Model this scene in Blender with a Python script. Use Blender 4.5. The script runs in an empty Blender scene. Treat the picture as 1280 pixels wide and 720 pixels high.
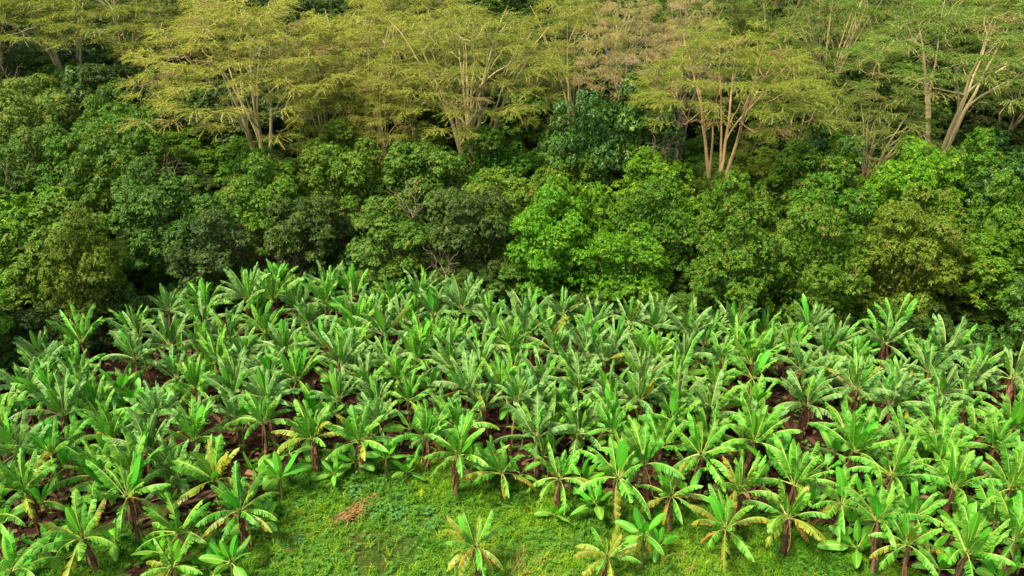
import bpy, math, random
import numpy as np
from mathutils import Vector, Matrix

C = bpy.context.scene.collection
rad = math.radians

# ---------------------------------------------------------------- camera
CAM_Z, PITCH, FPX = 27.0, rad(28.0), 985.0
cd = bpy.data.cameras.new('camera')
cam = bpy.data.objects.new('camera', cd); C.objects.link(cam)
cam.location = (0, 0, CAM_Z)
cam.rotation_euler = (rad(90) - PITCH, 0, 0)
cd.sensor_width = 36.0
cd.lens = 36.0 * FPX / 1280.0
cd.clip_start = 0.5; cd.clip_end = 3000
bpy.context.scene.camera = cam

# ---------------------------------------------------------------- sky, sun, exposure
SUN_EL, SUN_AZ = rad(60), rad(236)          # azimuth clockwise from +Y: light comes from behind the camera, a little from its left
w = bpy.data.worlds.new('World'); bpy.context.scene.world = w; w.use_nodes = True
nt = w.node_tree; nt.nodes.clear()
sky = nt.nodes.new('ShaderNodeTexSky'); sky.sky_type = 'NISHITA'; sky.sun_disc = False
sky.sun_elevation = SUN_EL; sky.sun_rotation = SUN_AZ; sky.air_density = 1.0; sky.dust_density = 3.0; sky.ozone_density = 0.6
bg = nt.nodes.new('ShaderNodeBackground'); bg.inputs['Strength'].default_value = 0.05
wo = nt.nodes.new('ShaderNodeOutputWorld')
nt.links.new(sky.outputs[0], bg.inputs[0]); nt.links.new(bg.outputs[0], wo.inputs[0])
sl = bpy.data.lights.new('sun', 'SUN'); sl.energy = 1.5; sl.angle = rad(11); sl.color = (1.0, 0.95, 0.84)
so = bpy.data.objects.new('sun', sl); C.objects.link(so)
sd = Vector((math.sin(SUN_AZ) * math.cos(SUN_EL), math.cos(SUN_AZ) * math.cos(SUN_EL), math.sin(SUN_EL)))
so.rotation_euler = sd.to_track_quat('Z', 'Y').to_euler(); so.location = (0, 0, 60)
vs = bpy.context.scene.view_settings
vs.view_transform = 'Standard'; vs.look = 'None'; vs.gamma = 1.0; vs.exposure = 2.4; vs.use_curve_mapping = False
cy = bpy.context.scene.cycles
cy.max_bounces = 6; cy.diffuse_bounces = 3; cy.glossy_bounces = 2; cy.transmission_bounces = 4; cy.transparent_max_bounces = 8
cy.use_denoising = True

# ---------------------------------------------------------------- small geometry helpers
CP, SP = math.cos(PITCH), math.sin(PITCH)
def ray(px, py):
    u, v = (px - 640) / FPX, (360 - py) / FPX
    return np.array([u, CP + v * SP, -SP + v * CP])
def ground_at(px, py, z=0.0):
    d = ray(px, py); t = (z - CAM_Z) / d[2]
    return float(d[0] * t), float(d[1] * t)
def proj(x, y, z):
    dz = z - CAM_Z
    f = y * CP - dz * SP; up = y * SP + dz * CP
    return 640 + FPX * x / f, 360 - FPX * up / f, f
def height_for(y, py):                       # height at depth y that shows at picture row py
    a = PITCH - math.atan((360 - py) / FPX)
    return CAM_Z - y * math.tan(a)
def gz(x, y):
    z = 0.10 * math.sin(x * .23 + 1.1) * math.cos(y * .31) + 0.06 * math.sin(x * .61 + y * .47)
    if y > 95: z += 0.05 * (y - 95)
    return z

def link(o, parent=None):
    C.objects.link(o)
    if parent is not None: o.parent = parent
    return o
def make_mesh(name, verts, quads, mats, uv=None, var=None, midx=None, smooth=False):
    """verts (n,3), quads (m,4) int"""
    me = bpy.data.meshes.new(name)
    verts = np.asarray(verts, dtype=np.float32); quads = np.asarray(quads, dtype=np.int32)
    me.vertices.add(len(verts)); me.vertices.foreach_set('co', verts.ravel())
    me.loops.add(quads.size); me.loops.foreach_set('vertex_index', quads.ravel())
    me.polygons.add(len(quads))
    me.polygons.foreach_set('loop_start', np.arange(0, quads.size, 4, dtype=np.int32))
    me.polygons.foreach_set('loop_total', np.full(len(quads), 4, dtype=np.int32))
    for m in mats: me.materials.append(m)
    if midx is not None: me.polygons.foreach_set('material_index', np.asarray(midx, dtype=np.int32))
    if smooth: me.polygons.foreach_set('use_smooth', np.ones(len(quads), dtype=bool))
    me.update(calc_edges=True)
    if uv is not None:
        l = me.uv_layers.new(name='UVMap'); l.data.foreach_set('uv', np.asarray(uv, dtype=np.float32).ravel())
    if var is not None:
        a = me.attributes.new('var', 'FLOAT', 'FACE'); a.data.foreach_set('value', np.asarray(var, dtype=np.float32))
    me.validate()
    return me
class Quads:                                  # collects free quads (m,4,3)
    def __init__(s): s.q = []; s.u = []; s.v = []; s.m = []
    def add(s, q, uv=None, var=0.5, mi=0):
        q = np.asarray(q, dtype=np.float32).reshape(-1, 4, 3); n = len(q)
        s.q.append(q)
        s.u.append(np.zeros((n, 4, 2), np.float32) if uv is None else np.asarray(uv, np.float32).reshape(-1, 4, 2))
        s.v.append(np.broadcast_to(np.asarray(var, np.float32), (n,)).copy())
        s.m.append(np.full(n, mi, np.int32))
    def mesh(s, name, mats, smooth=False):
        q = np.concatenate(s.q); n = len(q)
        return make_mesh(name, q.reshape(-1, 3), np.arange(n * 4).reshape(n, 4), mats,
                         np.concatenate(s.u).reshape(-1, 2), np.concatenate(s.v), np.concatenate(s.m), smooth)
def tube_quads(pts, rads, n=6):
    """closed-around tube as quads with shared corner positions"""
    pts = np.asarray(pts, float); rads = np.asarray(rads, float)
    t = np.gradient(pts, axis=0); t /= np.linalg.norm(t, axis=1)[:, None] + 1e-9
    ref = np.tile([0.3, 0.9, 0.1], (len(pts), 1)); ref[np.abs((t * ref).sum(1)) > .9] = [1, 0, 0]
    a = np.cross(t, ref); a /= np.linalg.norm(a, axis=1)[:, None] + 1e-9
    b = np.cross(t, a)
    th = np.linspace(0, 2 * np.pi, n + 1)
    ring = pts[:, None] + rads[:, None, None] * (a[:, None] * np.cos(th)[None, :, None] + b[:, None] * np.sin(th)[None, :, None])
    return np.stack([ring[:-1, :-1], ring[:-1, 1:], ring[1:, 1:], ring[1:, :-1]], axis=2).reshape(-1, 4, 3)
def unit(v): return v / (np.linalg.norm(v, axis=-1, keepdims=True) + 1e-9)

# ---------------------------------------------------------------- materials
def nodes(name):
    m = bpy.data.materials.new(name); m.use_nodes = True
    t = m.node_tree; t.nodes.clear()
    return m, t, t.nodes, t.links
def ramp(N, stops, interp='LINEAR'):
    r = N.new('ShaderNodeValToRGB'); cr = r.color_ramp; cr.interpolation = interp
    while len(cr.elements) < len(stops): cr.elements.new(0.5)
    for e, (p, c) in zip(cr.elements, stops): e.position = p; e.color = (*c, 1)
    return r
def leafy(name, cols, transl=0.3, rough=0.5, spec=0.3, hue=0.03, val=0.35, backc=None):
    """cols: ramp over the face attribute 'var'; each object shifts hue and value a little"""
    m, t, N, L = nodes(name)
    at = N.new('ShaderNodeAttribute'); at.attribute_name = 'var'
    r = ramp(N, cols); L.new(at.outputs['Fac'], r.inputs[0])
    oi = N.new('ShaderNodeObjectInfo')
    hs = N.new('ShaderNodeHueSaturation')
    mr = N.new('ShaderNodeMapRange'); mr.inputs[3].default_value = .5 - hue; mr.inputs[4].default_value = .5 + hue
    L.new(oi.outputs['Random'], mr.inputs[0]); L.new(mr.outputs[0], hs.inputs['Hue'])
    m2 = N.new('ShaderNodeMath'); m2.operation = 'MULTIPLY'; m2.inputs[1].default_value = 7.31
    m3 = N.new('ShaderNodeMath'); m3.operation = 'FRACT'
    m4 = N.new('ShaderNodeMapRange'); m4.inputs[3].default_value = 1 - val; m4.inputs[4].default_value = 1 + val
    L.new(oi.outputs['Random'], m2.inputs[0]); L.new(m2.outputs[0], m3.inputs[0]); L.new(m3.outputs[0], m4.inputs[0])
    L.new(m4.outputs[0], hs.inputs['Value']); L.new(r.outputs[0], hs.inputs['Color'])
    p = N.new('ShaderNodeBsdfPrincipled'); p.inputs['Roughness'].default_value = rough
    p.inputs['Specular IOR Level'].default_value = spec
    L.new(hs.outputs[0], p.inputs['Base Color'])
    tr = N.new('ShaderNodeBsdfTranslucent'); L.new(hs.outputs[0], tr.inputs[0])
    mx = N.new('ShaderNodeMixShader'); mx.inputs[0].default_value = transl
    L.new(p.outputs[0], mx.inputs[1]); L.new(tr.outputs[0], mx.inputs[2])
    o = N.new('ShaderNodeOutputMaterial'); L.new(mx.outputs[0], o.inputs[0])
    return m
def bark(name, c1, c2, scale=6.0, rough=0.85, bump=0.4):
    m, t, N, L = nodes(name)
    tc = N.new('ShaderNodeTexCoord'); mp = N.new('ShaderNodeMapping'); mp.inputs['Scale'].default_value = (1, 1, .35)
    nz = N.new('ShaderNodeTexNoise'); nz.inputs['Scale'].default_value = scale; nz.inputs['Detail'].default_value = 5
    L.new(tc.outputs['Object'], mp.inputs[0]); L.new(mp.outputs[0], nz.inputs[0])
    r = ramp(N, [(.35, c1), (.65, c2)]); L.new(nz.outputs[0], r.inputs[0])
    p = N.new('ShaderNodeBsdfPrincipled'); p.inputs['Roughness'].default_value = rough; p.inputs['Specular IOR Level'].default_value = .15
    b = N.new('ShaderNodeBump'); b.inputs['Strength'].default_value = bump; b.inputs['Distance'].default_value = .03
    L.new(nz.outputs[0], b.inputs['Height']); L.new(b.outputs[0], p.inputs['Normal'])
    L.new(r.outputs[0], p.inputs[0]); o = N.new('ShaderNodeOutputMaterial'); L.new(p.outputs[0], o.inputs[0])
    return m
def banana_mat(name, c_lo, c_hi, rib, edge, edge_amt, rough=.42, spec=.45, transl=.22, val=.2, hue=.015):
    """u runs across the blade (0 edge, .5 midrib, 1 edge), v along it; var differs from torn strip to strip"""
    m, t, N, L = nodes(name)
    uv = N.new('ShaderNodeUVMap'); sx = N.new('ShaderNodeSeparateXYZ'); L.new(uv.outputs[0], sx.inputs[0])
    at = N.new('ShaderNodeAttribute'); at.attribute_name = 'var'
    r = ramp(N, [(0, c_lo), (1, c_hi)]); L.new(at.outputs['Fac'], r.inputs[0])
    oi = N.new('ShaderNodeObjectInfo')
    # distance from the midrib 0..1
    a = N.new('ShaderNodeMath'); a.operation = 'SUBTRACT'; a.inputs[1].default_value = .5; L.new(sx.outputs[0], a.inputs[0])
    b = N.new('ShaderNodeMath'); b.operation = 'ABSOLUTE'; L.new(a.outputs[0], b.inputs[0])
    c = N.new('ShaderNodeMath'); c.operation = 'MULTIPLY'; c.inputs[1].default_value = 2; L.new(b.outputs[0], c.inputs[0])
    # lateral veins
    vn = N.new('ShaderNodeMath'); vn.operation = 'MULTIPLY'; vn.inputs[1].default_value = 260; L.new(sx.outputs[1], vn.inputs[0])
    vs_ = N.new('ShaderNodeMath'); vs_.operation = 'SINE'; L.new(vn.outputs[0], vs_.inputs[0])
    vm = N.new('ShaderNodeMapRange'); vm.inputs[1].default_value = -1; vm.inputs[3].default_value = .9; vm.inputs[4].default_value = 1.08
    L.new(vs_.outputs[0], vm.inputs[0])
    mu = N.new('ShaderNodeVectorMath'); mu.operation = 'SCALE'; L.new(r.outputs[0], mu.inputs[0]); L.new(vm.outputs[0], mu.inputs['Scale'])
    # browned or yellowed margins
    tc = N.new('ShaderNodeTexCoord'); nz = N.new('ShaderNodeTexNoise'); nz.inputs['Scale'].default_value = 5; nz.inputs['Detail'].default_value = 3
    L.new(tc.outputs['Object'], nz.inputs[0])
    ad = N.new('ShaderNodeMath'); ad.operation = 'ADD'; L.new(c.outputs[0], ad.inputs[0]); L.new(nz.outputs[0], ad.inputs[1])
    em = N.new('ShaderNodeMapRange'); em.inputs[1].default_value = 1.62 - edge_amt; em.inputs[2].default_value = 1.75 - edge_amt * .8
    L.new(ad.outputs[0], em.inputs[0])
    mix = N.new('ShaderNodeMixRGB'); L.new(em.outputs[0], mix.inputs[0]); L.new(mu.outputs[0], mix.inputs[1]); mix.inputs[2].default_value = (*edge, 1)
    # midrib
    rm = N.new('ShaderNodeMapRange'); rm.inputs[1].default_value = .05; rm.inputs[2].default_value = .10; rm.inputs[3].default_value = 1; rm.inputs[4].default_value = 0
    L.new(c.outputs[0], rm.inputs[0])
    mx2 = N.new('ShaderNodeMixRGB'); L.new(rm.outputs[0], mx2.inputs[0]); L.new(mix.outputs[0], mx2.inputs[1]); mx2.inputs[2].default_value = (*rib, 1)
    hs = N.new('ShaderNodeHueSaturation')
    h1 = N.new('ShaderNodeMapRange'); h1.inputs[3].default_value = .5 - hue; h1.inputs[4].default_value = .5 + hue
    L.new(oi.outputs['Random'], h1.inputs[0]); L.new(h1.outputs[0], hs.inputs['Hue'])
    m2 = N.new('ShaderNodeMath'); m2.operation = 'MULTIPLY'; m2.inputs[1].default_value = 9.7
    m3 = N.new('ShaderNodeMath'); m3.operation = 'FRACT'
    m4 = N.new('ShaderNodeMapRange'); m4.inputs[3].default_value = 1 - val; m4.inputs[4].default_value = 1 + val
    L.new(oi.outputs['Random'], m2.inputs[0]); L.new(m2.outputs[0], m3.inputs[0]); L.new(m3.outputs[0], m4.inputs[0]); L.new(m4.outputs[0], hs.inputs['Value'])
    L.new(mx2.outputs[0], hs.inputs['Color'])
    p = N.new('ShaderNodeBsdfPrincipled'); p.inputs['Roughness'].default_value = rough; p.inputs['Specular IOR Level'].default_value = spec
    L.new(hs.outputs[0], p.inputs[0])
    tr = N.new('ShaderNodeBsdfTranslucent'); L.new(hs.outputs[0], tr.inputs[0])
    ms = N.new('ShaderNodeMixShader'); ms.inputs[0].default_value = transl; L.new(p.outputs[0], ms.inputs[1]); L.new(tr.outputs[0], ms.inputs[2])
    o = N.new('ShaderNodeOutputMaterial'); L.new(ms.outputs[0], o.inputs[0])
    return m

M = {}
M['ban_old'] = banana_mat('banana leaf pale', (.070, .20, .028), (.19, .37, .070), (.46, .52, .15), (.34, .32, .08), .04, rough=.5, spec=.3)
M['ban_mid'] = banana_mat('banana leaf green', (.065, .26, .014), (.17, .43, .032), (.46, .55, .10), (.36, .34, .05), .02, rough=.5, spec=.3)
M['ban_new'] = banana_mat('banana leaf fresh', (.06, .33, .010), (.14, .48, .02), (.26, .52, .05), (.14, .4, .02), -.3, rough=.45, spec=.3, transl=.35)
M['ban_yel'] = banana_mat('banana leaf yellowing', (.16, .30, .025), (.34, .38, .03), (.5, .5, .08), (.55, .27, .02), .38, transl=.3)
M['ban_gold'] = banana_mat('banana leaf gold', (.42, .26, .02), (.55, .36, .04), (.5, .42, .08), (.30, .12, .03), .3, transl=.3)
M['ban_dead'] = banana_mat('banana leaf dead', (.13, .06, .025), (.26, .13, .05), (.28, .16, .07), (.09, .04, .02), .25, rough=.9, spec=.1, transl=.1)
M['stem'] = bark('pseudostem', (.10, .045, .025), (.20, .17, .06), 9)
M['stem_green'] = bark('young pseudostem', (.10, .20, .03), (.22, .12, .05), 7)
M['fallen'] = bark('fallen stem', (.16, .09, .05), (.32, .22, .12), 7)
M['sheath'] = leafy('dead sheath', [(0, (.12, .05, .025)), (1, (.28, .15, .07))], .1, .9, .1, .01, .2)
M['bark_fever'] = bark('yellow bark', (.36, .28, .11), (.54, .43, .19), 3, .7, .2)
M['bark_warm'] = bark('warm bark', (.34, .20, .08), (.55, .36, .15), 3, .7, .2)
M['bark_grey'] = bark('grey bark', (.17, .11, .09), (.36, .26, .20), 4)
M['bark_brown'] = bark('brown bark', (.085, .06, .035), (.19, .135, .08), 6)
M['twig_fever'] = leafy('fever twig', [(0, (.30, .25, .06)), (1, (.40, .33, .09))], 0, .8, .1, .01, .1)

G = {}
G['olive'] = leafy('leaf olive', [(0, (0.037, 0.073, 0.004)), (.5, (0.068, 0.153, 0.007)), (.9, (0.136, 0.221, 0.017)), (1, (0.165, 0.168, 0.023))], .25, .55, .25, .012, .15)
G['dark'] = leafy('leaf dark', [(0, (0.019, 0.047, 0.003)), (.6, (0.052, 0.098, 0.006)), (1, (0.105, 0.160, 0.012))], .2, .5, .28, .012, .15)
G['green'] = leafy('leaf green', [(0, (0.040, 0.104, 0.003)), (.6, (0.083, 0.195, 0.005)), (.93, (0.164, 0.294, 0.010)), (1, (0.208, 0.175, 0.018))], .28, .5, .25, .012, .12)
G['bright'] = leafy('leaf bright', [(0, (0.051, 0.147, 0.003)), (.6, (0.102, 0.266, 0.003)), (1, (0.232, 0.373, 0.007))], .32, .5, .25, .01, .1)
G['deep'] = leafy('leaf deep glossy', [(0, (0.022, 0.071, 0.004)), (.7, (0.061, 0.150, 0.007)), (1, (0.144, 0.244, 0.015))], .2, .42, .4, .01, .1)
G['pale'] = leafy('leaf pale', [(0, (0.079, 0.132, 0.011)), (.55, (0.136, 0.218, 0.021)), (.85, (0.215, 0.294, 0.035)), (1, (0.235, 0.185, 0.039))], .25, .6, .2, .01, .12)
G['khaki'] = leafy('leaf khaki', [(0, (0.068, 0.106, 0.005)), (.55, (0.113, 0.201, 0.010)), (.88, (0.183, 0.274, 0.019)), (1, (0.183, 0.168, 0.023))], .25, .6, .2, .012, .12)
A_ = {}
A_['gold'] = leafy('acacia gold', [(0, (0.153, 0.177, 0.011)), (.6, (0.250, 0.307, 0.022)), (.93, (0.356, 0.372, 0.051)), (1, (0.258, 0.186, 0.056))], .35, .7, .1, .008, .08)
A_['lime'] = leafy('acacia lime', [(0, (0.115, 0.171, 0.008)), (.6, (0.194, 0.296, 0.016)), (.93, (0.319, 0.341, 0.028)), (1, (0.249, 0.162, 0.040))], .35, .7, .1, .008, .08)
A_['green'] = leafy('acacia green', [(0, (0.056, 0.121, 0.009)), (.6, (0.096, 0.223, 0.017)), (.93, (0.202, 0.275, 0.029)), (1, (0.194, 0.155, 0.042))], .35, .7, .1, .008, .08)
A_['pink'] = leafy('acacia dry', [(0, (0.259, 0.217, 0.072)), (.4, (0.399, 0.289, 0.121)), (.75, (0.299, 0.298, 0.065)), (1, (0.479, 0.325, 0.210))], .3, .8, .1, .008, .08)

# ---------------------------------------------------------------- field outlines (world metres)
FOREST_PX = [(-420, 640), (-250, 590), (-120, 545), (0, 505), (100, 465), (200, 432), (300, 405), (400, 392), (500, 402), (640, 412), (700, 425), (760, 432),
             (850, 447), (950, 445), (1050, 450), (1150, 465), (1280, 500), (1400, 535), (1560, 580), (1750, 640)]
GRASS_PX = [(-420, 900), (-200, 800), (0, 722), (60, 700), (110, 692), (180, 684), (250, 688), (320, 655), (350, 608), (420, 590), (480, 590), (560, 598), (660, 612),
            (760, 636), (840, 650), (940, 664), (1060, 694), (1120, 728), (1280, 790), (1500, 880), (1700, 960)]
def curve(pxs):
    w_ = sorted(ground_at(*p) for p in pxs)
    return np.array([a for a, _ in w_]), np.array([b for _, b in w_])
FX, FY = curve(FOREST_PX); GX, GY = curve(GRASS_PX)
def forest_y(x): return float(np.interp(x, FX, FY))
def grass_y(x): return float(np.interp(x, GX, GY))
def nz2(x, y, s=1.0, seed=0):                  # cheap smooth noise, vectorised
    x = np.asarray(x) * s; y = np.asarray(y) * s; v = 0; a = 1.0
    r = np.random.RandomState(seed)
    for k in range(5):
        p = r.rand(4) * 6.28; ang = r.rand() * 6.28
        xx = x * math.cos(ang) - y * math.sin(ang); yy = x * math.sin(ang) + y * math.cos(ang)
        v = v + a * np.sin(xx + p[0] + 1.3 * np.sin(yy * .7 + p[1])) * np.cos(yy * 1.1 + p[2] + .9 * np.sin(xx * .8 + p[3]))
        x = x * 1.9; y = y * 1.9; a *= .6
    return v / 1.6
BARE = [(ground_at(468, 692), 1.5), (ground_at(440, 650), .55), (ground_at(30, 690), 1.3), (ground_at(172, 716), .9), (ground_at(268, 640), 1.2)]
def grass_mask(x, y):
    x = np.asarray(x, float); y = np.asarray(y, float)
    e = np.interp(x, GX, GY) + .9 + .75 * nz2(x, y, 1.1, 3)
    m = np.clip((e - y) / .9 + .5, 0, 1)
    for (bx, by), r_ in BARE:
        d = np.hypot((x - bx), (y - by) * 1.0) / r_ + .35 * nz2(x, y, 2.3, 5)
        m = m * np.clip((d - .45) / .8, .38 if r_ == 1.5 else 0.0, 1)
    ledge = np.clip((y - np.interp(x, FX, FY)) / 2 - .2 + .5 * nz2(x, y, .5, 9), 0, 1) * .08
    return np.maximum(np.maximum(m, ledge), np.clip((y - 78) / 6, 0, 1))

# ---------------------------------------------------------------- ground
def build_ground():
    xs = np.concatenate([-np.geomspace(1500, 60, 14), np.arange(-55, 55.01, .4), np.geomspace(60, 1500, 14)])
    ys = np.concatenate([-np.geomspace(600, 10, 8), np.arange(0, 12, 2), np.arange(12, 62, .4), np.geomspace(63, 2500, 30)])
    X, Y = np.meshgrid(xs, ys)
    Z = 0.10 * np.sin(X * .23 + 1.1) * np.cos(Y * .31) + 0.06 * np.sin(X * .61 + Y * .47) + np.where(Y > 95, .05 * (Y - 95), 0)
    nearm = (np.abs(X) < 56) & (Y > 11) & (Y < 62)
    g = grass_mask(X, Y)
    Z = Z + np.where(nearm, .03 * nz2(X, Y, 3.1, 2), 0) - .02
    V = np.stack([X, Y, Z], -1).reshape(-1, 3)
    ny, nx = X.shape
    i = np.arange(ny * nx).reshape(ny, nx)
    Q = np.stack([i[:-1, :-1], i[:-1, 1:], i[1:, 1:], i[1:, :-1]], -1).reshape(-1, 4)
    m, t, N, L = nodes('soil and turf')
    at = N.new('ShaderNodeAttribute'); at.attribute_name = 'turf'
    tc = N.new('ShaderNodeTexCoord')
    n1 = N.new('ShaderNodeTexNoise'); n1.inputs['Scale'].default_value = 1.6; n1.inputs['Detail'].default_value = 8; n1.inputs['Roughness'].default_value = .7
    n2 = N.new('ShaderNodeTexNoise'); n2.inputs['Scale'].default_value = 9; n2.inputs['Detail'].default_value = 6
    L.new(tc.outputs['Object'], n1.inputs[0]); L.new(tc.outputs['Object'], n2.inputs[0])
    soil = ramp(N, [(.3, (.012, .005, .003)), (.5, (.028, .011, .006)), (.72, (.075, .030, .015))]); L.new(n1.outputs[0], soil.inputs[0])
    turf = ramp(N, [(.3, (.030, .075, .008)), (.55, (.07, .14, .012)), (.75, (.15, .16, .03))]); L.new(n2.outputs[0], turf.inputs[0])
    mx = N.new('ShaderNodeMixRGB'); L.new(at.outputs['Fac'], mx.inputs[0]); L.new(soil.outputs[0], mx.inputs[1]); L.new(turf.outputs[0], mx.inputs[2])
    p = N.new('ShaderNodeBsdfPrincipled'); p.inputs['Roughness'].default_value = .95; p.inputs['Specular IOR Level'].default_value = .1
    b = N.new('ShaderNodeBump'); b.inputs['Strength'].default_value = .7; b.inputs['Distance'].default_value = .08
    L.new(n2.outputs[0], b.inputs['Height']); L.new(b.outputs[0], p.inputs['Normal'])
    L.new(mx.outputs[0], p.inputs[0]); o = N.new('ShaderNodeOutputMaterial'); L.new(p.outputs[0], o.inputs[0])
    me = make_mesh('ground', V, Q, [m], smooth=True)
    a = me.attributes.new('turf', 'FLOAT', 'POINT'); a.data.foreach_set('value', g.reshape(-1).astype(np.float32))
    o = bpy.data.objects.new('ground', me); link(o); o['kind'] = 'structure'
build_ground()

# ---------------------------------------------------------------- grass, weeds, litter
def blades(rng, pts, lmin, lmax, wid, lean, var):
    n = len(pts)
    th = rng.rand(n) * 2 * np.pi; L_ = lmin + (lmax - lmin) * rng.rand(n) ** 1.6
    d = np.stack([np.cos(th), np.sin(th), np.zeros(n)], 1)
    s = np.stack([-np.sin(th), np.cos(th), np.zeros(n)], 1) * (wid * (.7 + .6 * rng.rand(n)))[:, None]
    ln = lean * (.3 + rng.rand(n))
    mid = pts + d * (L_ * .35 * ln)[:, None] + np.array([0, 0, 1]) * (L_ * .6)[:, None]
    tip = pts + d * (L_ * 1.0 * ln)[:, None] + np.array([0, 0, 1]) * (L_ * (.95 - .35 * ln))[:, None]
    q1 = np.stack([pts - s, pts + s, mid + s * .8, mid - s * .8], 1)
    q2 = np.stack([mid - s * .8, mid + s * .8, tip + s * .1, tip - s * .1], 1)
    return np.concatenate([q1, q2]), np.concatenate([var, var])
def gzv(x, y): return 0.10 * np.sin(x * .23 + 1.1) * np.cos(y * .31) + 0.06 * np.sin(x * .61 + y * .47) + .03 * nz2(x, y, 3.1, 2) - .03
def build_grass():
    rng = np.random.RandomState(4)
    n = 330000
    x = rng.uniform(-30, 32, n); y = rng.uniform(15.5, 36, n)
    ok = (y < np.interp(x, GX, GY) + 1.5) & (rng.rand(n) < grass_mask(x, y) ** 1.2 * np.clip(.85 + .5 * nz2(x, y, .9, 12), .25, 1))
    x, y = x[ok], y[ok]
    pt = np.stack([x, y, gzv(x, y)], 1)
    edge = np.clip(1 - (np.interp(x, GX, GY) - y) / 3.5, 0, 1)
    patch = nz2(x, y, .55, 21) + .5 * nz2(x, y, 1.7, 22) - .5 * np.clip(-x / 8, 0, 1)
    var = np.clip(.44 + .26 * patch + .36 * (rng.rand(len(x)) - .5) - .18 * edge, 0, 1)  # blades nearer the bananas coloured darker: the plants' soft shade painted in
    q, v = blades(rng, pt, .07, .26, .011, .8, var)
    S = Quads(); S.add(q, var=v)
    # longer tussocks
    k = rng.choice(len(x), 7000, replace=False, p=(.25 + edge) / (.25 + edge).sum())
    c = pt[k]; rep = 14
    pts = np.repeat(c, rep, 0) + rng.normal(0, .05, (len(c) * rep, 3)) * [1, 1, 0]
    q, v = blades(rng, pts, .25, .55, .014, .9, np.repeat(np.clip(var[k] + rng.choice([-.1, .12, .12, .3], len(k)), 0, 1), rep))
    S.add(q, var=v)
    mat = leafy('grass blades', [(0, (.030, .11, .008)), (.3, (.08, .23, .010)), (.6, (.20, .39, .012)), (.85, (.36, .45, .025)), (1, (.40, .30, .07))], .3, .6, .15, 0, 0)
    o = bpy.data.objects.new('grass', S.mesh('grass', [mat])); link(o)
    o['kind'] = 'stuff'; o['label'] = 'bright green uncut grass along the front edge of the banana field'; o['category'] = 'grass'
def rosette(rng, c, n, L_, wd, up=.3):
    """a flat star of broad leaves (n,4,3)"""
    th = rng.rand() * 6.28 + np.arange(n) * 2.4 + rng.normal(0, .2, n)
    el = up + rng.rand(n) * .5
    d = np.stack([np.cos(th) * np.cos(el), np.sin(th) * np.cos(el), np.sin(el)], 1)
    s = np.stack([-np.sin(th), np.cos(th), np.zeros(n)], 1) * wd
    l = (L_ * (.7 + .5 * rng.rand(n)))[:, None]
    base = c + d * l * .1; mid = c + d * l * .55; tip = c + d * l + np.array([0, 0, -1]) * l * .08
    return np.concatenate([np.stack([base - s * .2, base + s * .2, mid + s, mid - s], 1), np.stack([mid - s, mid + s, tip + s * .15, tip - s * .15], 1)])
def build_weeds():
    rng = np.random.RandomState(8); S = Quads()
    spots = []
    for (px, py, r_, n) in [(492, 612, .9, 60), (505, 640, .9, 45), (520, 655, 1.0, 45), (470, 640, .8, 30), (560, 640, 1.2, 40), (700, 660, 1.5, 40), (660, 690, 1.6, 40),
                            (620, 640, 1.5, 30), (360, 660, 1.5, 60), (400, 620, 1.2, 40), (380, 700, 1.5, 50), (850, 690, 1.5, 45), (1020, 705, 1.6, 40), (75, 660, .5, 16), (560, 700, 1.5, 40), (450, 610, 1, 30)]:
        gx, gy = ground_at(px, py)
        for k in range(n):
            a = rng.rand() * 6.28; d = r_ * math.sqrt(rng.rand()); spots.append((gx + a * 0 + d * math.cos(a), gy + d * math.sin(a), px < 540 and py < 670))
    for k in range(2600):                         # and along the dark foot of the forest
        x = rng.uniform(-40, 40); y = forest_y(x) + rng.uniform(-.5, 9); spots.append((x, y, False))
    for k in range(6500):                         # scattered under the plants too
        x = rng.uniform(-34, 34); y = rng.uniform(22, 48)
        if y < forest_y(x) + 1.5 and nz2(x, y, .45, 31) + .9 * (y < 33) > .25: spots.append((x, y, False))
    for (x, y, blue) in spots:
        h = .12 + .22 * rng.rand(); z = gz(x, y)
        v = (.75 + .25 * rng.rand()) if blue and rng.rand() < .35 else rng.rand() * .65
        for k in range(rng.randint(2, 5)):
            q = rosette(rng, np.array([x + rng.normal(0, .06), y + rng.normal(0, .06), z + h * (.4 + .6 * rng.rand())]), rng.randint(5, 8), .11, .022)
            S.add(q, var=v)
    mat = leafy('weed leaves', [(0, (.05, .17, .015)), (.5, (.11, .28, .02)), (.7, (.13, .27, .03)), (.76, (.08, .24, .055)), (1, (.11, .28, .08))], .25, .6, .2, 0, 0)
    o = bpy.data.objects.new('weeds', S.mesh('weeds', [mat])); link(o)
    o['kind'] = 'stuff'; o['label'] = 'low broad leaved weeds scattered through the grass'; o['category'] = 'weeds'
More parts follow.
